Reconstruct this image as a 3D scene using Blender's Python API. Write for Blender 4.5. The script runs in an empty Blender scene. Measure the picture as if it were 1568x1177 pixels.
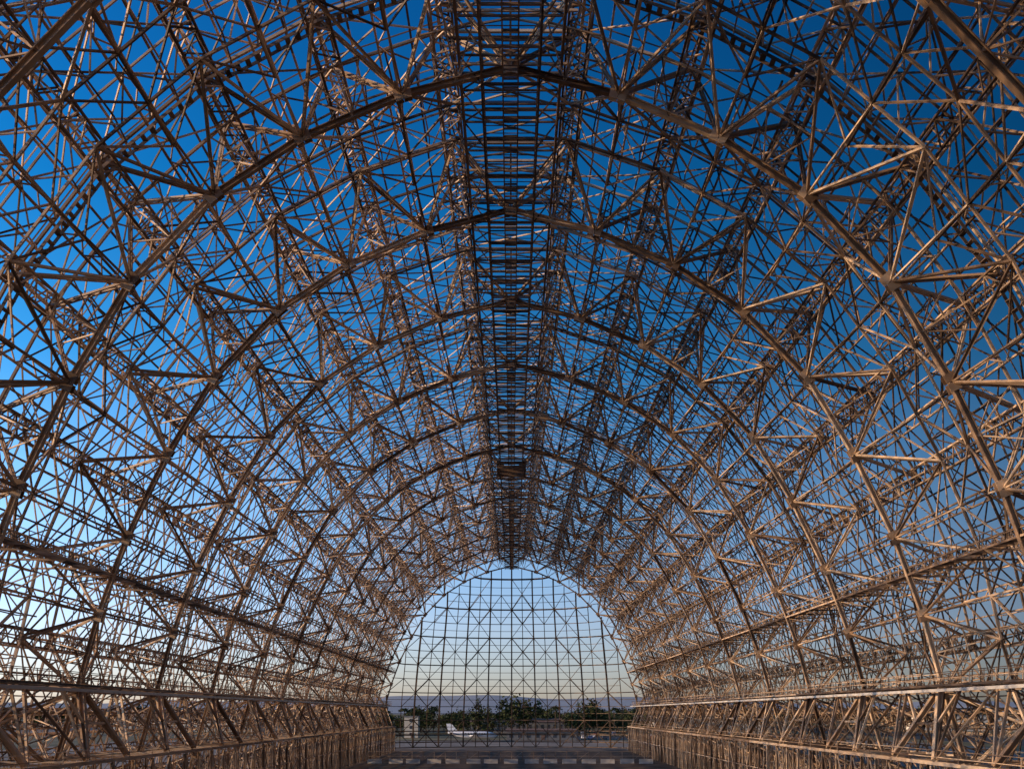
import bpy, math, random
import numpy as np
from mathutils import Vector
random.seed(7); rng=np.random.default_rng(7)
scene=bpy.context.scene
CH=11.0

# ---------------- materials ----------------
def newmat(name):
    m=bpy.data.materials.new(name); m.use_nodes=True
    nt=m.node_tree; b=nt.nodes['Principled BSDF']; return m,nt,b
def steel(name,stops,rough=0.62,metal=0.0,scale=0.6):
    m,nt,b=newmat(name)
    tc=nt.nodes.new('ShaderNodeTexCoord')
    n=nt.nodes.new('ShaderNodeTexNoise'); n.inputs['Scale'].default_value=scale; n.inputs['Detail'].default_value=5
    nt.links.new(tc.outputs['Object'],n.inputs['Vector'])
    at=nt.nodes.new('ShaderNodeAttribute'); at.attribute_name='rnd'
    mx=nt.nodes.new('ShaderNodeMath'); mx.operation='MULTIPLY_ADD'; mx.inputs[1].default_value=0.6
    nt.links.new(at.outputs['Fac'],mx.inputs[0])
    sc=nt.nodes.new('ShaderNodeMath'); sc.operation='MULTIPLY'; sc.inputs[1].default_value=0.5
    nt.links.new(n.outputs['Fac'],sc.inputs[0]); nt.links.new(sc.outputs[0],mx.inputs[2])
    r=nt.nodes.new('ShaderNodeValToRGB'); nt.links.new(mx.outputs[0],r.inputs[0])
    el=r.color_ramp.elements
    el[0].position=stops[0][0]; el[0].color=(*stops[0][1],1)
    el[1].position=stops[-1][0]; el[1].color=(*stops[-1][1],1)
    for p,c in stops[1:-1]:
        e=el.new(p); e.color=(*c,1)
    nt.links.new(r.outputs[0],b.inputs['Base Color'])
    b.inputs['Roughness'].default_value=rough; b.inputs['Metallic'].default_value=metal
    b.inputs['Specular IOR Level'].default_value=0.3
    return m
M_main=steel('primed_steel',[(0.2,(0.09,0.052,0.032)),(0.5,(0.34,0.225,0.145)),(0.8,(0.66,0.49,0.34))])
M_sec=steel('weathered_steel',[(0.2,(0.030,0.020,0.015)),(0.5,(0.17,0.11,0.072)),(0.8,(0.66,0.47,0.32))])
M_door=steel('door_steel',[(0.2,(0.04,0.028,0.020)),(0.8,(0.20,0.135,0.09))])
M_dark=steel('dark_steel',[(0.2,(0.03,0.028,0.027)),(0.8,(0.24,0.16,0.11))])
M_pipe=steel('painted_pipe',[(0.2,(0.45,0.42,0.40)),(0.8,(0.62,0.58,0.54))],rough=0.4)
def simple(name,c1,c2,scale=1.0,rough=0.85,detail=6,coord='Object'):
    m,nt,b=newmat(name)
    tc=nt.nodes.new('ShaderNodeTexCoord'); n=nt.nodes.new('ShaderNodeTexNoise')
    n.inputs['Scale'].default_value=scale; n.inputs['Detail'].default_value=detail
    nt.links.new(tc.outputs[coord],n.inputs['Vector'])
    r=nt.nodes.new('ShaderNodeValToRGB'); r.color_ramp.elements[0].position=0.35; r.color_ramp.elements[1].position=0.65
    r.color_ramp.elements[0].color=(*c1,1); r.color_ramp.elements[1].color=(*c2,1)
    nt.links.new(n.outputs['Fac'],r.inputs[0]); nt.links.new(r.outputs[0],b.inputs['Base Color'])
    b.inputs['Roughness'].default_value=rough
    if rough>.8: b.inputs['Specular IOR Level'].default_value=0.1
    return m

# ---------------- beam batches ----------------
class Batch:
    def __init__(s): s.d=[]
    def b(s,p,q,w,h=None,t=None):
        s.d.append((p[0],p[1],p[2],q[0],q[1],q[2],w,h or w,random.random() if t is None else t))
    def build(s,name,mat,parent):
        A=np.array(s.d,dtype=np.float64); P=A[:,0:3];Q=A[:,3:6]
        D=Q-P; L=np.linalg.norm(D,axis=1); ok=L>1e-4
        A=A[ok];P=P[ok];Q=Q[ok];D=D[ok]/L[ok][:,None]; n=len(A)
        up=np.tile(np.array([0.0,1.0,0.0]),(n,1)); par=np.abs(D[:,1])>0.9; up[par]=(0,0,1)
        S=np.cross(D,up); S/=np.linalg.norm(S,axis=1)[:,None]; U=np.cross(S,D)
        w=A[:,6:7]/2; h=A[:,7:8]/2
        V=np.empty((n,8,3))
        for i,(a,c) in enumerate([(-1,-1),(1,-1),(1,1),(-1,1)]):
            V[:,i]=P+S*w*a+U*h*c; V[:,i+4]=Q+S*w*a+U*h*c
        big=(np.maximum(A[:,6],A[:,7])>0.15)
        F4=np.array([[0,1,5,4],[1,2,6,5],[2,3,7,6],[3,0,4,7]]); F2=np.array([[3,2,1,0],[4,5,6,7]])
        base=8*np.arange(n)
        fa=(F4[None]+base[:,None,None]).reshape(-1,4); fb=(F2[None]+base[big][:,None,None]).reshape(-1,4)
        FF=np.concatenate([fa,fb]); rn=np.concatenate([np.repeat(A[:,8],4),np.repeat(A[big][:,8],2)])
        me=bpy.data.meshes.new(name)
        me.vertices.add(n*8); me.vertices.foreach_set('co',V.reshape(-1))
        me.loops.add(FF.size); me.loops.foreach_set('vertex_index',FF.reshape(-1).astype(np.int32))
        nf=len(FF); me.polygons.add(nf); me.polygons.foreach_set('loop_start',(np.arange(nf)*4).astype(np.int32))
        me.update(calc_edges=True); me.shade_flat()
        at=me.attributes.new('rnd','FLOAT','FACE'); at.data.foreach_set('value',rn.astype(np.float32))
        me.materials.append(mat)
        o=bpy.data.objects.new(name,me); scene.collection.objects.link(o); o.parent=parent
        print(name,n); return o
def V3(x,y,z): return np.array((x,y,z),dtype=float)
def lerp(a,b,t): return a+(b-a)*t
def ibeam(B,p,q,w,h,tk=0.06):
    p=np.array(p);q=np.array(q);t=random.random()
    d=q-p;d=d/np.linalg.norm(d); up=V3(0,1,0) if abs(d[1])<0.9 else V3(0,0,1)
    s=np.cross(d,up);s/=np.linalg.norm(s)
    B.b(p+s*h/2,q+s*h/2,tk,w,t); B.b(p-s*h/2,q-s*h/2,tk,w,t); B.b(p,q,h-tk-0.004,tk,t)
def laced(B,p,q,sep,axis,w,pitch,wl=None):
    p=np.array(p);q=np.array(q);L=np.linalg.norm(q-p); ax=np.array(axis)*sep/2; t=random.random()
    B.b(p+ax,q+ax,w,w,t);B.b(p-ax,q-ax,w,w,t)
    n=max(2,int(L/pitch)); wl=wl or w*0.6
    for i in range(n):
        a=lerp(p,q,i/n);c=lerp(p,q,(i+1)/n); sg=1 if i%2 else -1
        B.b(a+ax*sg,c-ax*sg,wl,wl,t)

hangar=bpy.data.objects.new('airship_hangar',None); scene.collection.objects.link(hangar)

# ---------------- profile ----------------
I0=[(0,42.4),(7.1,40.6),(13.7,37.8),(19.5,34.0),(25,28.3),(29,21.7),(32.4,14.7),(34.8,8.2),(36.6,1.8),(38.6,-5),(40,-11)]
I0=[np.array((x,z+CH)) for x,z in I0]
NI=len(I0)
O0=[];NRM=[]
for j in range(NI-1):
    a,b=I0[j],I0[j+1]; d=(b-a)/np.linalg.norm(b-a); n=np.array((-d[1],d[0]))
    if n[0]<0: n=-n
    dep=5.2 if j<7 else 4.6
    O0.append((a+b)/2+n*dep); NRM.append(n)
O0.append(np.array((45.0,0.0))); NRM.append(NRM[-1])
NO=len(O0)
def I(s,j,y): return V3(s*I0[j][0],y,I0[j][1])
def O(s,j,y,off=0.0):
    p=O0[j]+NRM[j]*off; return V3(s*p[0],y,p[1])
def OL(s,f,y,off=0.0):
    j=min(int(f),NO-2); t=f-j
    return lerp(O(s,j,y,off),O(s,j+1,y,off),t)
Y2=70.65; SP=20.0
ribs=[Y2+SP*k for k in range(-5,13)]
Ystart,Yend=ribs[0],ribs[-1]

B_arch=Batch();B_web=Batch();B_long=Batch();B_rib=Batch();B_br=Batch();B_pur=Batch();B_gus=Batch();B_stair=Batch()
H=2.8
for y in ribs:
    near=y<180
    for s in (-1,1):
        for j in range(NI-1):
            a,b=I(s,j,y),I(s,j+1,y)
            if near: ibeam(B_arch,a,b,0.40,0.32,0.06)
            else: ibeam(B_arch,a,b,0.34,0.28,0.06)
            for dy in (-H,H):
                o=O(s,j,y+dy)
                for p in (a,b):
                    if near: laced(B_web,p,o,0.42,(0,1,0),0.14,1.0,0.06)
                    else: B_web.b(p,o,0.28)
                B_web.b((a+b)/2,o,0.11)
                B_web.b(lerp(a,o,.5),(a+b)/2,0.09);B_web.b(lerp(b,o,.5),(a+b)/2,0.09)
                B_web.b(lerp(a,o,.5),lerp(b,o,.5),0.10)
            for dy in (-.215,.215):
                B_gus.b(lerp(a,b,0.005)+V3(0,dy,0),lerp(a,b,0.08)+V3(0,dy,0),0.8,0.03)
                B_gus.b(lerp(b,a,0.08)+V3(0,dy,0),lerp(b,a,.005)+V3(0,dy,0),0.8,0.03)
        for j in range(NO):
            B_web.b(O(s,j,y-H),O(s,j,y+H),0.18)
            if j<NO-1:
                for dy in (-H,H):
                    B_arch.b(O(s,j,y+dy),O(s,j+1,y+dy),0.17,0.21)
                B_br.b(O(s,j,y-H),O(s,j+1,y+H),0.10);B_br.b(O(s,j+1,y-H),O(s,j,y+H),0.10)
    for dy in (-H,H):
        B_arch.b(O(-1,0,y+dy),O(1,0,y+dy),0.17,0.22)
        B_web.b(V3(0,y,I0[0][1]),V3(0,y+dy,O0[0][1]),0.14)
# stairs following the arch
for y in [ribs[5],ribs[8],ribs[11]]:
    for s in (-1,1):
        for j in range(0,7):
            a=O(s,j,y-H-0.15,-0.75);b=O(s,j+1,y-H-0.15,-0.75)
            L=np.linalg.norm(b-a)
            for dy in (-0.4,0.4):
                B_stair.b(a+V3(0,dy,0),b+V3(0,dy,0),0.2,0.06)
            n=int(L/0.7)
            for i in range(n):
                p=lerp(a,b,i/n); B_stair.b(p-V3(0,.4,0),p+V3(0,.4,0),0.34,0.05)

# longitudinal box trusses
for s in (-1,1):
    for j in range(NO):
        hx=0.70; n2=NRM[j]; nv=V3(s*n2[0],0,n2[1]); tv=V3(s*n2[1],0,-n2[0])
        base=O(s,j,0,-0.7)
        off=[nv*hx+tv*hx,nv*hx-tv*hx,-nv*hx-tv*hx,-nv*hx+tv*hx]
        for k in range(len(ribs)-1):
            for o_ in off:
                B_long.b(base+o_+V3(0,ribs[k],0),base+o_+V3(0,ribs[k+1],0),0.14)
            np_=14
            for i in range(np_):
                ya=ribs[k]+SP*i/np_; yb=ribs[k]+SP*(i+1)/np_
                for f in range(4):
                    p=base+off[f];q=base+off[(f+1)%4]
                    if (i+f)%2: p,q=q,p
                    B_long.b(p+V3(0,ya,0),q+V3(0,yb,0),0.085)
                if i%2==0:
                    for f in (0,2):
                        B_long.b(base+off[f]+V3(0,ya,0),base+off[(f+1)%4]+V3(0,ya,0),0.08)

# intermediate ribs, knees, bracing
for k in range(len(ribs)-1):
    y=ribs[k]
    cells=[H,7.6,12.4,SP-H]
    for s in (-1,1):
        for yy in (7.6,12.4):
            for j in range(NO-1):
                a,b=O(s,j,y+yy),O(s,j+1,y+yy); c,d=O(s,j,y+yy,-2.3),O(s,j+1,y+yy,-2.3)
                B_rib.b(a,b,0.12);B_rib.b(c,d,0.15)
                for i in range(4):
                    t0,t1=i/4,(i+1)/4
                    if i%2==0: B_rib.b(lerp(a,b,t0),lerp(c,d,t1),0.09)
                    else: B_rib.b(lerp(c,d,t0),lerp(a,b,t1),0.09)
                B_rib.b(a,c,0.12)
        for j in range(NO-1):
            for y0_,y1_ in ((7.6,12.4),(H,7.6),(12.4,SP-H)):
                B_br.b(O(s,j,y+y0_,-2.3),OL(s,j+.5,y+y1_,-2.3),0.11)
                B_br.b(O(s,j+1,y+y0_,-2.3),OL(s,j+.5,y+y1_,-2.3),0.11)
            B_rib.b(OL(s,j+.5,y+H,-2.3),OL(s,j+.5,y+SP-H,-2.3),0.16)
            B_br.b(OL(s,j+.5,y+7.6,-2.3),OL(s,j+.5,y+10,0),0.10);B_br.b(OL(s,j+.5,y+12.4,-2.3),OL(s,j+.5,y+10,0),0.10)
            B_br.b(OL(s,j+.5,y+7.6,-2.3),OL(s,j+.5,y+H,0),0.12);B_br.b(OL(s,j+.5,y+12.4,-2.3),OL(s,j+.5,y+SP-H,0),0.12)
            for q in (.25,.75):
                B_br.b(OL(s,j+q,y+H,-1.6),OL(s,j+q,y+7.6,-.2),0.09);B_br.b(OL(s,j+q,y+7.6,-.2),OL(s,j+q,y+12.4,-1.6),0.09);B_br.b(OL(s,j+q,y+12.4,-1.6),OL(s,j+q,y+SP-H,-.2),0.09)
        for j in range(NI-1):
            for dn in ((k,+1),(k+1,-1)):
                yr=ribs[dn[0]]
                yt=yr+dn[1]*7.6
                p=I(s,j,yr)
                if j>0: B_web.b(p,O(s,j-1,yt,-2.3),0.16)
                B_web.b(p,O(s,j,yt,-2.3),0.16)
                if j>0 and j<8:
                    B_web.b(p,OL(s,j-.5,yt,-2.3),0.12)
        for j in range(NO-1):
            for c0,c1 in zip(cells[:-1],cells[1:]):
                B_br.b(O(s,j,y+c0),OL(s,j+.5,y+c1),0.09)
                B_br.b(OL(s,j+.5,y+c0),O(s,j,y+c1),0.09)
                B_br.b(O(s,j+1,y+c0),OL(s,j+.5,y+c1),0.09)
                B_br.b(OL(s,j+.5,y+c0),O(s,j+1,y+c1),0.09)
            laced(B_long,OL(s,j+.5,y,-.3),OL(s,j+.5,y+SP,-.3),0.85,(s*NRM[j][1],0,-NRM[j][0]),0.14,1.6,0.08)
            for f in (0.0,0.25,0.75):
                if random.random()<0.94: B_pur.b(OL(s,j+f,y,.35),OL(s,j+f,y+SP,.35),0.14,0.11)
            nr=4
            for i in range(nr):
                yy=y+SP*(i+.5)/nr
                if random.random()<0.85: B_pur.b(OL(s,j,yy,.5),OL(s,j+1,yy,.5),0.07)
    for c0,c1 in zip([0]+cells,cells+[SP]):
        B_br.b(O(-1,0,y+c0),O(1,0,y+c1),0.12);B_br.b(O(1,0,y+c0),O(-1,0,y+c1),0.12)
        B_rib.b(O(-1,0,y+c1),O(1,0,y+c1),0.15)
        B_rib.b(O(-1,0,y+c1,-2.3),O(1,0,y+c1,-2.3),0.15)

B_arch.build('main_arches',M_main,hangar)
B_web.build('arch_webs',M_main,hangar)
B_gus.build('gusset_plates',M_main,hangar)
B_stair.build('arch_stairs',M_dark,hangar)
B_long.build('longitudinal_trusses',M_sec,hangar)
B_rib.build('secondary_ribs',M_sec,hangar)
B_br.build('bracing',M_sec,hangar)
B_pur.build('purlins',M_sec,hangar)

# ---------------- ridge catwalk ----------------
R=Batch(); zr=42.9+CH
for s in (-1,1):
    for k in range(len(ribs)-1):
        laced(R,(s*3.4,ribs[k],zr+.3),(s*3.4,ribs[k+1],zr+.3),.45,(0,0,1),0.18,1.4,.09)
        for x,z,w in ((1.9,41.3+CH,.13),(1.9,42.4+CH,.07),(1.9,41.9+CH,.05),(0.5,41.3+CH,.10),(1.9,44.2+CH,.11)):
            R.b((s*x,ribs[k],z),(s*x,ribs[k+1],z),w)
yy=Ystart
i=0
while yy<Yend:
    R.b((-1.9,yy,41.3+CH),(1.9,yy,41.3+CH),0.05 if i%4 else .16)
    R.b((-.5,yy+.5,41.36+CH),(.5,yy+.5,41.36+CH),0.16,.04)
    if i%2==0:
        for s in (-1,1): R.b((s*1.9,yy,41.3+CH),(s*1.9,yy,42.4+CH),.05)
    if i%4==0:
        for s in (-1,1):
            R.b((s*1.9,yy,41.3+CH),(s*1.9,yy,44.2+CH),.1);R.b((s*1.9,yy,44.2+CH),(s*3.4,yy,zr+.3),.1)
            R.b((s*1.9,yy,41.3+CH),(s*3.4,yy,zr+.3),.1)
            R.b((s*3.4,yy,zr+.3),(s*O0[0][0],yy,O0[0][1]),.14)
            R.b((s*1.9,yy,44.2+CH),(s*1.9,yy+4.,41.3+CH),.07)
        R.b((-1.9,yy,44.2+CH),(1.9,yy,44.2+CH),.1)
        R.b((-3.4,yy,zr+.3),(3.4,yy,zr+.3),.12)
    yy+=1.0;i+=1
for yb in (176,):
    for z in (40.2,41.0): 
        for x in (-2.2,2.2): R.b((x,yb,z+CH),(x,yb+6,z+CH),.4)
    for y_ in (yb,yb+3,yb+6):
        R.b((-2.2,y_,40.2+CH),(2.2,y_,40.2+CH),.5);R.b((-2.2,y_,41+CH),(2.2,y_,41+CH),.3)
R.build('ridge_catwalk',M_dark,hangar)

# ---------------- side catwalks + lower framing ----------------
C=Batch();LW=Batch();PI=Batch()
for s in (-1,1):
    for (x,z,wd) in ((34.0,11.6+CH,1.1),(35.4,2.2+CH,1.5)):
        for k in range(len(ribs)-1):
            y0,y1=ribs[k],ribs[k+1]
            for dx in (-wd/2,wd/2):
                C.b((s*(x+dx),y0,z),(s*(x+dx),y1,z),.07,.16)
                for hz in (.55,1.05): C.b((s*(x+dx),y0,z+hz),(s*(x+dx),y1,z+hz),.06)
                for i in range(10):
                    yp=y0+2*i; C.b((s*(x+dx),yp,z),(s*(x+dx),yp,z+1.05),.06)
            for i in range(20):
                C.b((s*(x-wd/2),y0+i,z+.02),(s*(x+wd/2),y0+i,z+.02),.2,.05)
            for i in range(4):
                yp=y0+5*i+.1
                C.b((s*(x-wd/2),yp,z-.1),(s*(x+4.2),yp,z-.1),.14); C.b((s*(x-wd/2),yp,z-.1),(s*(x+3.6),yp,z-2.6),.1)
    for k in range(len(ribs)-1):
        y0,y1=ribs[k],ribs[k+1]
        PI.b((s*34.4,y0,2.9+CH-1.1),(s*34.4,y1,2.9+CH-1.1),.24)
        zm=CH-4.0
        for x in (33.6,41):
            ibeam(LW,(s*x,y0,zm),(s*x,y1,zm),.26,.4,.06)
            for i in range(4):
                yp=y0+5*i; ibeam(LW,(s*x,yp,0),(s*x,yp,zm-.22),.26,.26,.05)
        for i in range(4):
            yp=y0+5*i
            LW.b((s*33.6,yp,zm+.05),(s*41,yp,zm+.05),.16,.22)
            LW.b((s*33.6,yp,.3),(s*33.6,yp+5,zm-.3),.11)
            LW.b((s*33.6,yp+5,.3),(s*33.6,yp,zm-.3),.11)
            LW.b((s*33.6,yp,zm*.5),(s*33.6,yp+5,zm*.5),.12)
            LW.b((s*33.62,yp+2.5,0),(s*33.62,yp+2.5,zm-.2),.1)
            if i%2==0:
                LW.b((s*43.6,yp,0),(s*43.6,yp,zm+4),.16)
                LW.b((s*33.6,yp,zm),(s*33.6,yp,zm+1.05),.05)
        LW.b((s*42.6,y0,9),(s*42.6,y1,9),.12)
        for hz in (.5,1.05): LW.b((s*33.6,y0,zm+hz),(s*33.6,y1,zm+hz),.06)
        top=V3(s*36.2,y0,2.0+CH)
        for dy in (-4.6,4.6):
            ibeam(LW,top,(s*34.0,y0+dy,zm+.25),.44,.40,.06)
            LW.b((s*35.1,y0+dy*.5,zm+3.1),(s*37.2,y0+dy*.5,zm+.2),.16)
            LW.b((s*35.1,y0+dy*.5,zm+3.1),(s*35.6,y0+dy*1.25,CH+2),.2)
            LW.b((s*35.6,y0+dy*1.25,CH+2),(s*34.0,y0+dy,zm+.25),.2)
        LW.b((s*35.1,y0-2.3,zm+3.1),(s*35.1,y0+2.3,zm+3.1),.2)
        for a,b in ((0,10),(10,20)):
            LW.b((s*36.6,y0+a,CH+2),(s*34.0,y0+(a+b)/2,zm+.3),.18);LW.b((s*36.6,y0+b,CH+2),(s*34.0,y0+(a+b)/2,zm+.3),.18)
        LW.b((s*36.6,y0,CH+1.8),(s*36.6,y1,CH+1.8),.3)
C.build('side_catwalks',M_sec,hangar); LW.build('mezzanine_framing',M_main,hangar); PI.build('service_pipes',M_pipe,hangar)

# ---------------- end doors skeleton ----------------
Dm=Batch()
zs=np.array([p[1] for p in I0][::-1]); xs=np.array([p[0] for p in I0][::-1])
def rad(z): return float(np.interp(z,zs,xs))
DX=3.75; NC=11
def dpt(i,z,off=0.0):
    x=i*DX*(1.0-0.22*(max(0,z)/53.0)**1.6)
    r=rad(z)+0.6
    if abs(x)>r: return None
    return V3(x,Yend+1+0.55*math.sqrt(max(0,r*r-x*x))-off,z)
lev=[0.4+4.15*i for i in range(13)]+[53.0]
for i in range(-NC,NC+1):
    main=(i%2==0)
    for a,b in zip(lev[:-1],lev[1:]):
        pa,pb=dpt(i,a),dpt(i,b)
        if pa is None: continue
        if pb is None:
            lo,hi=a,b
            for _ in range(12):
                m=(lo+hi)/2
                if dpt(i,m) is None: hi=m
                else: lo=m
            pb=dpt(i,lo)
        Dm.b(pa,pb,.40 if main else .22)
        if main and dpt(i,b) is not None:
            Dm.b(pa-V3(0,2,0),pb-V3(0,2,0),.26); Dm.b(pa,pb-V3(0,2,0),.14); Dm.b(pa,pa-V3(0,2,0),.14)
for li,a in enumerate(lev):
    for i in range(-NC,NC):
        p,q=dpt(i,a),dpt(i+1,a)
        if p is None and q is None: continue
        if p is None or q is None:
            r=rad(a)+.6; e=V3(math.copysign(r,i+.5),Yend+1,a)
            if p is None: p=e
            else: q=e
        Dm.b(p,q,.28 if li%2==0 else .19)
        if li%2==0: Dm.b(p-V3(0,2,0),q-V3(0,2,0),.18)
        p2,q2=dpt(i,a+2.07),dpt(i+1,a+2.07)
        if p2 is not None and q2 is not None and a<50: Dm.b(p2,q2,.13)
        if li<len(lev)-1:
            u,v=dpt(i,lev[li+1]),dpt(i+1,lev[li+1])
            dense=(li%3!=2)
            if dense and v is not None and (i+li)%2==0: Dm.b(p,v,.18)
            if dense and u is not None and (i+li)%2: Dm.b(q,u,.18)
            if li%2==0 and i%4==0 and li+2<len(lev):
                w_=dpt(i+2,lev[li+2]); w2=dpt(i,lev[li+2]); q2=dpt(i+2,a)
                if w_ is not None: Dm.b(p-V3(0,2,0),w_-V3(0,2,0),.16)
                if w2 is not None and q2 is not None: Dm.b(q2-V3(0,2,0),w2-V3(0,2,0),.16)
    if li==0:
        for i in range(-NC+1,NC-1):
            for z in (.4,2.0,4.2,5.4):
                p,q=dpt(i,z),dpt(i+1,z)
                if p is not None and q is not None: Dm.b(p+V3(0,.3,0),q+V3(0,.3,0),.32)
Dm.build('end_doors',M_door,hangar)

# ---------------- ground etc ----------------
def sheet(name,x0,x1,y0,y1,z,mat,parent=None):
    me=bpy.data.meshes.new(name); me.from_pydata([(x0,y0,z),(x1,y0,z),(x1,y1,z),(x0,y1,z)],[],[(0,1,2,3)])
    me.materials.append(mat); o=bpy.data.objects.new(name,me); scene.collection.objects.link(o); o.parent=parent; return o
M_grass=simple('dry_grass',(0.13,0.11,0.05),(0.24,0.19,0.10),0.03)
M_apron=simple('apron_concrete',(0.20,0.165,0.13),(0.32,0.265,0.21),0.08)
M_asph=simple('asphalt',(0.045,0.045,0.047),(0.075,0.072,0.07),0.2)
M_floor=simple('hangar_floor_concrete',(0.08,0.057,0.04),(0.20,0.15,0.105),0.25)
M_paint=simple('road_paint',(0.7,0.7,0.68),(0.8,0.8,0.78),3)
sheet('ground',-9000,9000,-3000,12000,-0.008,M_grass)
sheet('concrete_apron',-150,150,-200,425,-0.004,M_apron)
sheet('hangar_floor',-46,46,Ystart-2,Yend+2,0.0,M_floor)
sheet('runway',-330,-260,-1500,3000,-0.002,M_apron)
sheet('taxiway',170,220,-1500,900,-0.002,M_asph)
sheet('road',-700,700,520,536,-0.002,M_asph)
sheet('parking_lot',10,150,440,505,-0.002,M_asph)
me=bpy.data.meshes.new('parking_bay_lines');v=[];f=[]
for i in range(45):
    for yy in (445,470,495):
        x=14+i*2.9;n=len(v);v+=[(x,yy,.003),(x+.12,yy,.003),(x+.12,yy+5,.003),(x,yy+5,.003)];f.append((n,n+1,n+2,n+3))
me.from_pydata(v,[],f);me.materials.append(M_paint);o=bpy.data.objects.new('parking_bay_lines',me);scene.collection.objects.link(o)

def hills(name,y,h,mat,seed):
    r=random.Random(seed); v=[];f=[];N=260
    ph=[r.uniform(0,6.28) for _ in range(6)]
    for i in range(N+1):
        x=-9000+18000*i/N
        hh=h*(0.70+.15*math.sin(x/1300+ph[0])+.09*math.sin(x/430+ph[1])+.04*math.sin(x/190+ph[2]))
        v+=[(x,y,-5),(x,y+2400,hh*.6),(x,y+3000,hh)]
    for i in range(N):
        a=3*i; f+=[(a,a+3,a+4,a+1),(a+1,a+4,a+5,a+2)]
    me=bpy.data.meshes.new(name);me.from_pydata(v,[],f);me.materials.append(mat);me.shade_smooth()
    o=bpy.data.objects.new(name,me);scene.collection.objects.link(o)
hills('hills',8200,215,simple('haze_tinted_hillside',(0.34,0.36,0.37),(0.38,0.39,0.40),0.002),3)  # distance haze is painted into the hills' pale base colour

# trees
M_leaf=simple('foliage',(0.03,0.04,0.015),(0.08,0.085,0.03),0.4)
M_bark=simple('bark',(0.06,0.045,0.03),(0.12,0.09,0.06),2)
def tree_geo(v,f,mi,cx,cy,h,kind,r):
    th=h*.3 if kind!='palm' else h*.85; tr=h*.022+.1
    n=len(v)
    for k,(zz,rr) in enumerate(((0,tr),(th,tr*.6),(h*.8,tr*.2))):
        for a in range(6): v.append((cx+rr*math.cos(a*1.047),cy+rr*math.sin(a*1.047),zz))
    for k in range(2):
        for a in range(6):
            f.append((n+k*6+a,n+k*6+(a+1)%6,n+(k+1)*6+(a+1)%6,n+(k+1)*6+a));mi.append(1)
    clumps=[]
    if kind=='round':
        for _ in range(11):
            clumps.append((r.gauss(0,h*.2),r.gauss(0,h*.2),h*r.uniform(.35,.88),h*r.uniform(.1,.19)))
    elif kind=='conifer':
        for k in range(12):
            t=k/11; rr=h*.2*(1-t)+.3
            clumps.append((r.gauss(0,rr*.5),r.gauss(0,rr*.5),h*(.15+.83*t),rr*.8))
    else:
        for a in range(14):
            an=a*.45+r.random()
            for q in range(5):
                d=.5+q*.65; clumps.append((d*math.cos(an),d*math.sin(an),h*.9+.9-.11*(d*d)+r.uniform(-.3,.8),.32))
    for (x,y,z,rr) in clumps:
        m=34 if kind!='palm' else 4
        for _ in range(m):
            dx,dy,dz=[r.gauss(0,.55)*rr for _ in range(3)]
            sz=rr*r.uniform(.16,.34) if kind!='palm' else .35
            c=Vector((cx+x+dx,cy+y+dy,max(.5,z+dz)))
            a=Vector([r.gauss(0,1) for _ in range(3)]).normalized();b=a.orthogonal().normalized()
            n=len(v)
            for p in (c+a*sz,c+b*sz,c-a*sz,c-b*sz): v.append(tuple(p))
            f.append((n,n+1,n+2,n+3));mi.append(0)
def mk_tree(name,lst,seed):
    r=random.Random(seed);v=[];f=[];mi=[]
    for (x,y,h,k) in lst: tree_geo(v,f,mi,x,y,h,k,r)
    me=bpy.data.meshes.new(name);me.from_pydata(v,[],f);me.materials.append(M_leaf);me.materials.append(M_bark)
    me.polygons.foreach_set('material_index',mi);me.update()
    o=bpy.data.objects.new(name,me);scene.collection.objects.link(o)
r=random.Random(11)
lst=[]
for i in range(420):
    x=r.uniform(-620,620); y=r.uniform(640,900) 
    lst.append((x,y,r.uniform(9,17),'round' if r.random()<.8 else 'conifer'))
for i in range(150):
    lst.append((r.uniform(-150,130),r.uniform(575,640),r.uniform(6,12),'round'))
mk_tree('distant_tree_line',lst,1)
for (x,y,h,k,n) in ((0,545,19,'round','oak_tree'),(8,548,16,'round','oak_tree'),(4,560,20,'round','oak_tree'),(-5,556,14,'round','oak_tree'),(34,548,19,'conifer','pine_tree'),(40,552,18,'round','oak_tree'),(45,556,15,'round','oak_tree'),
                  (-17,548,22,'conifer','pine_tree'),(-12,560,17,'conifer','pine_tree'),(58,560,12,'round','oak_tree'),(-60,600,13,'palm','palm_tree'),(22,540,14,'palm','palm_tree'),(52,545,13,'palm','palm_tree'),(-70,590,12,'palm','palm_tree')):
    mk_tree(n,[(x,y,h,k)],int(x*7+900))

# buildings
def box(v,f,x0,x1,y0,y1,z0,z1):
    n=len(v); v+=[(x0,y0,z0),(x1,y0,z0),(x1,y1,z0),(x0,y1,z0),(x0,y0,z1),(x1,y0,z1),(x1,y1,z1),(x0,y1,z1)]
    f+=[tuple(n+i for i in q) for q in ((0,1,5,4),(1,2,6,5),(2,3,7,6),(3,0,4,7),(4,5,6,7),(3,2,1,0))]
def meshobj(name,v,f,mat,parent=None,smooth=False):
    me=bpy.data.meshes.new(name);me.from_pydata(v,[],f);me.materials.append(mat)
    if smooth: me.shade_smooth()
    o=bpy.data.objects.new(name,me);scene.collection.objects.link(o);o.parent=parent;return o
M_glass=simple('window_glass',(0.03,0.04,0.05),(0.06,0.07,0.09),.5,0.15)
M_cream=simple('cream_stucco',(0.55,0.48,0.38),(0.64,0.56,0.45),.4)
M_white=simple('white_paint',(0.78,0.77,0.75),(0.84,0.83,0.81),.6,.35)
M_grey=simple('grey_cladding',(0.16,0.16,0.16),(0.22,0.215,0.21),.5)
M_roof=simple('roofing',(0.16,0.10,0.08),(0.24,0.16,0.12),.5)
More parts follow.
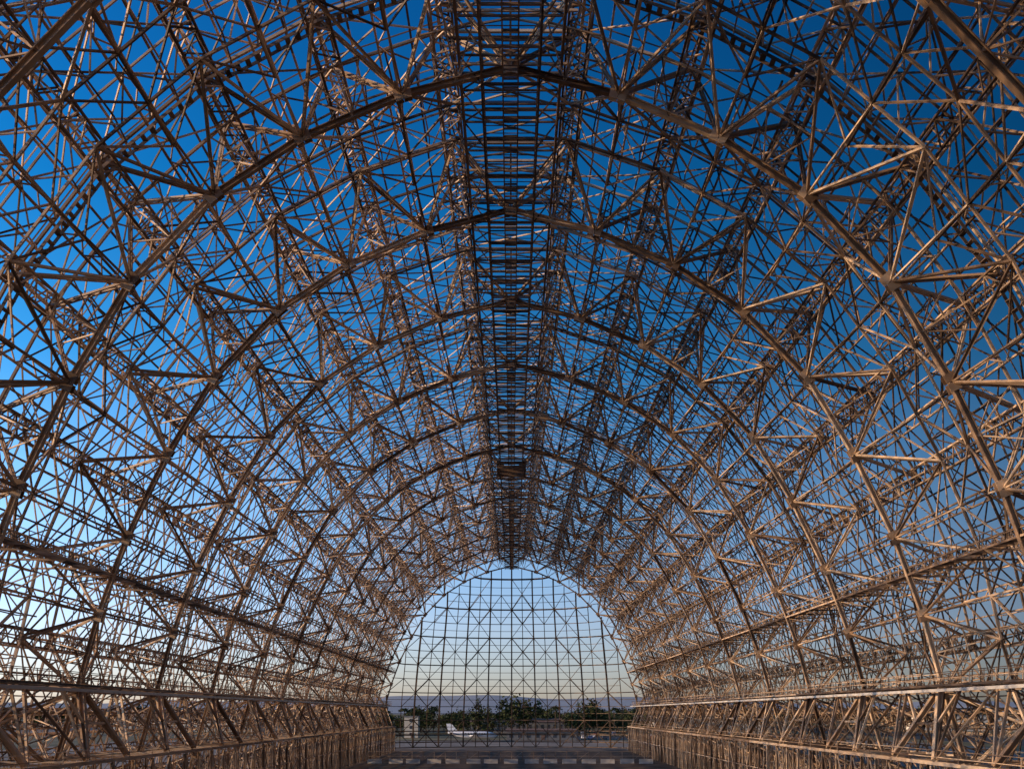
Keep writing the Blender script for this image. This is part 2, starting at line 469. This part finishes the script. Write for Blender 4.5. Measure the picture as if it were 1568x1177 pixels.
def building(name,x,y,w,d,h,mat,storeys,gable=0):
    e=bpy.data.objects.new(name,None);scene.collection.objects.link(e)
    v=[];f=[];box(v,f,x,x+w,y,y+d,0,h);meshobj('walls',v,f,mat,e)
    v=[];f=[]
    if gable:
        v=[(x-.5,y-.5,h+.003),(x+w+.5,y-.5,h+.003),(x+w+.5,y+d+.5,h+.003),(x-.5,y+d+.5,h+.003),(x-.5,y+d/2,h+gable),(x+w+.5,y+d/2,h+gable)]
        f=[(0,1,5,4),(3,2,5,4)[::-1],(0,4,3),(1,2,5)]
    else: box(v,f,x-.3,x+w+.3,y-.3,y+d+.3,h+.003,h+.6)
    meshobj('roof',v,f,M_roof if gable else M_grey,e)
    v=[];f=[];n=int(w/3.2);sh=h/storeys
    for s_ in range(storeys):
        for i in range(n):
            xx=x+(i+.5)*w/n; box(v,f,xx-.75,xx+.75,y-.05,y+.05,s_*sh+sh*.3,s_*sh+sh*.78)
    meshobj('windows',v,f,M_glass,e)
    v=[];f=[];box(v,f,x+w*.5-.2,x+w*.5+1.2,y-.08,y+.02,0,2.2);meshobj('door',v,f,M_roof,e)
building('control_building',-47,470,6,8,9,M_cream,3)
building('office_building',-120,500,55,16,6.5,M_grey,2,2.5)
building('warehouse',-2,430,28,12,3.4,M_grey,1,1.2)
building('stucco_building',75,560,60,18,8,M_cream,2,3)
building('warehouse',-22,575,50,15,6,M_grey,1,2)
building('stucco_building',-230,620,90,20,9,M_cream,2,3)
building('office_building',240,640,90,20,9,M_cream,3)
# airplane
def airplane(x0,y0):
    e=bpy.data.objects.new('airplane',None);scene.collection.objects.link(e)
    st=[(0,3.3,.15),(1.5,3.1,.6),(4,2.8,1.05),(7,2.6,1.35),(14,2.6,1.35),(16.5,2.5,1.15),(18,2.35,.75),(19,2.2,.15)]
    v=[];f=[];N=14
    for (x,z,rr) in st:
        for a in range(N): v.append((x0+x,y0+rr*math.cos(a*2*math.pi/N),z+rr*math.sin(a*2*math.pi/N)))
    for k in range(len(st)-1):
        for a in range(N): f.append((k*N+a,k*N+(a+1)%N,(k+1)*N+(a+1)%N,(k+1)*N+a))
    f.append(tuple(range(N))[::-1]);f.append(tuple(range((len(st)-1)*N,len(st)*N)))
    meshobj('fuselage',v,f,M_white,e,True)
    def slab(name,pts,t,axis):
        v=[]
        for sg in (-t,t):
            for p in pts:
                q=list(p);q[axis]+=sg;v.append((x0+q[0],y0+q[1],q[2]))
        n=len(pts);f=[tuple(range(n)),tuple(range(n,2*n))[::-1]]+[(i,(i+1)%n,n+(i+1)%n,n+i) for i in range(n)]
        meshobj(name,v,f,M_white,e)
    slab('wing',[(8,0,2.0),(10,-10,2.6),(11.3,-10,2.6),(12,0,2.0),(11.3,10,2.6),(10,10,2.6)],.14,2)
    slab('tail_fin',[(.2,0,3.4),(-.6,0,6.8),(1.4,0,6.8),(4.2,0,3.5)],.1,1)
    slab('tailplane',[(.2,0,3.3),(-.2,-3.6,3.4),(1.0,-3.6,3.4),(2.6,0,3.3),(1.0,3.6,3.4),(-.2,3.6,3.4)],.08,2)
    v=[];f=[]
    for (gx,gy,gt) in ((16,0,1.5),(9.5,-2.2,2.2),(9.5,2.2,2.2)):
        box(v,f,x0+gx-.07,x0+gx+.07,y0+gy-.07,y0+gy+.07,.4,gt)
        m=len(v)
        for q in (-.14,.14):
            for a in range(12): v.append((x0+gx+.42*math.cos(a*math.pi/6),y0+gy+q,.42+.42*math.sin(a*math.pi/6)))
        f.append(tuple(range(m,m+12)));f.append(tuple(range(m+12,m+24)))
        for a in range(12): f.append((m+a,m+(a+1)%12,m+12+(a+1)%12,m+12+a))
    meshobj('landing_gear',v,f,M_grey,e)
    v=[];f=[]
    for k in range(9): box(v,f,x0+5.6+k*1.05,x0+6+k*1.05,y0-1.37,y0-1.2,2.85,3.3)
    meshobj('cabin_windows',v,f,M_glass,e)
airplane(-24.5,412)
# cars
M_tyre=simple('tyre_rubber',(0.02,0.02,0.02),(0.03,0.03,0.03),3)
paints=[simple('car_paint_%d'%i,c,tuple(min(1,k*1.1) for k in c),1,.3) for i,c in enumerate([(.75,.75,.74),(.4,.41,.43),(.05,.06,.08),(.3,.04,.03),(.08,.12,.25)])]
def car(x,y,van,paint):
    e=bpy.data.objects.new('parked_van' if van else 'parked_car',None);scene.collection.objects.link(e)
    h1=1.0 if not van else 1.15; h2=1.48 if not van else 2.15
    prof=[(-2.2,.35),(-2.25,.75),(-2.1,h1-.05),(-1.2,h1)]+([(-.55,h2),(.9,h2),(1.6,h1+.02)] if not van else [(-.8,h2-.05),(.5,h2),(2.1,h2-.02)])+[(2.2,h1-.1),(2.25,.4)]
    v=[];f=[];n=len(prof)
    for sx in (-.88,.88):
        for (py,pz) in prof: v.append((x+sx*(1 if pz<=h1+.03 else .86),y+py,pz))
    f.append(tuple(range(n)));f.append(tuple(range(n,2*n))[::-1])
    for i in range(n): f.append((i,(i+1)%n,n+(i+1)%n,n+i))
    meshobj('body',v,f,paint,e)
    v=[];f=[];box(v,f,x-.68,x+.68,y-1.15,y-.7,h1+.06,h2-.12);box(v,f,x-.86,x+.86,y-.5,y+.85,h1+.06,h2-.12);meshobj('windows',v,f,M_glass,e)
    v=[];f=[]
    for sx in (-.8,.8):
        for wy in (-1.4,1.35):
            m=len(v)
            for q in (-.11,.11):
                for a in range(12): v.append((x+sx+q,y+wy+.33*math.cos(a*math.pi/6),.33+.33*math.sin(a*math.pi/6)))
            f.append(tuple(range(m,m+12)));f.append(tuple(range(m+12,m+24)))
            for a in range(12): f.append((m+a,m+(a+1)%12,m+12+(a+1)%12,m+12+a))
    meshobj('wheels',v,f,M_tyre,e)
used=set()
for i in range(26):
    sl=r.randrange(0,22); row=i%3
    if (sl,row) in used: continue
    used.add((sl,row))
    car(15.4+sl*2.9,447.5+25*row,r.random()<.25,paints[r.choice([0,0,0,1,2,3,4])])
M_conc=simple('barrier_concrete',(0.48,0.46,0.43),(0.62,0.59,0.54),1.0)
for i in range(15):
    x=-29.5+i*4.2+r.uniform(-.3,.3); y=233+r.uniform(-.6,.6)
    pr=[(-.4,0),(-.4,.12),(-.2,.4),(-.1,1.0),(.1,1.0),(.2,.4),(.4,.12),(.4,0)]
    v=[(x+sx,y+a,b) for sx in (-1.5,1.5) for a,b in pr];f=[tuple(range(8))[::-1],tuple(range(8,16))]+[(k,(k+1)%8,8+(k+1)%8,8+k) for k in range(8)]
    meshobj('concrete_barrier',v,f,M_conc)
FN=Batch(); fe=bpy.data.objects.new('steel_fence',None);scene.collection.objects.link(fe)
for i in range(27):
    x=-32.5+i*2.5; FN.b((x,243,0),(x,243,2.3),.1)
    FN.b((x,243,.3),(x+2.5 if i<26 else x,243,2.2),.04)
for z in (.3,1.2,2.25): FN.b((-32.5,243,z),(32.5,243,z),.07)
FN.build('rails_and_posts',M_main,fe)

# ---------------- light ----------------
EL=11.0; AZ=-99.0
w=bpy.data.worlds.new('World');scene.world=w;w.use_nodes=True
nt=w.node_tree;bg=nt.nodes['Background'];sk=nt.nodes.new('ShaderNodeTexSky');sk.sky_type='NISHITA';sk.sun_disc=False
sk.sun_elevation=math.radians(EL);sk.sun_rotation=math.radians(AZ)
sk.air_density=1.0;sk.dust_density=.6;sk.ozone_density=3.0;sk.altitude=0
tc=nt.nodes.new('ShaderNodeTexCoord');sp=nt.nodes.new('ShaderNodeSeparateXYZ');nt.links.new(tc.outputs['Generated'],sp.inputs[0])
rp=nt.nodes.new('ShaderNodeValToRGB');nt.links.new(sp.outputs['Z'],rp.inputs[0])
e_=rp.color_ramp.elements
e_[0].position=0.0;e_[0].color=(.54,.50,.66,1)
e_[1].position=0.60;e_[1].color=(.01,.22,.42,1)
for p_,c_ in ((.08,(.60,.56,.74)),(.18,(.46,.56,.70)),(.30,(.10,.40,.58)),(.42,(.02,.30,.49))):
    q=e_.new(p_);q.color=(*c_,1)
mm=nt.nodes.new('ShaderNodeVectorMath');mm.operation='MULTIPLY'
nt.links.new(sk.outputs[0],mm.inputs[0]);nt.links.new(rp.outputs[0],mm.inputs[1])
ax=nt.nodes.new('ShaderNodeMapRange');ax.inputs['From Min'].default_value=-.45;ax.inputs['From Max'].default_value=.45
ax.inputs['To Min'].default_value=3.8;ax.inputs['To Max'].default_value=.7
nt.links.new(sp.outputs['X'],ax.inputs['Value'])
sc=nt.nodes.new('ShaderNodeVectorMath');sc.operation='SCALE'
nt.links.new(mm.outputs[0],sc.inputs[0]);nt.links.new(ax.outputs[0],sc.inputs['Scale'])
nt.links.new(sc.outputs[0],bg.inputs['Color']);bg.inputs['Strength'].default_value=0.15
sd=bpy.data.lights.new('sun','SUN');sd.energy=5;sd.angle=math.radians(.5);sd.color=(1,.68,.40)
so=bpy.data.objects.new('sun',sd);scene.collection.objects.link(so)
a=math.radians(AZ);e=math.radians(EL)
dirv=Vector((math.sin(a)*math.cos(e),math.cos(a)*math.cos(e),math.sin(e)))
so.rotation_euler=dirv.to_track_quat('Z','Y').to_euler();so.location=(-200,-100,120)

cam=bpy.data.cameras.new('camera');co=bpy.data.objects.new('camera',cam);scene.collection.objects.link(co)
co.location=(0.1,0,CH);co.rotation_euler=(math.radians(90),0,0)
cam.sensor_width=36;cam.lens=36*1645/1568;cam.shift_y=502/1568;cam.clip_start=.1;cam.clip_end=30000
scene.camera=co
scene.view_settings.view_transform='Standard';scene.view_settings.look='None';scene.view_settings.exposure=0
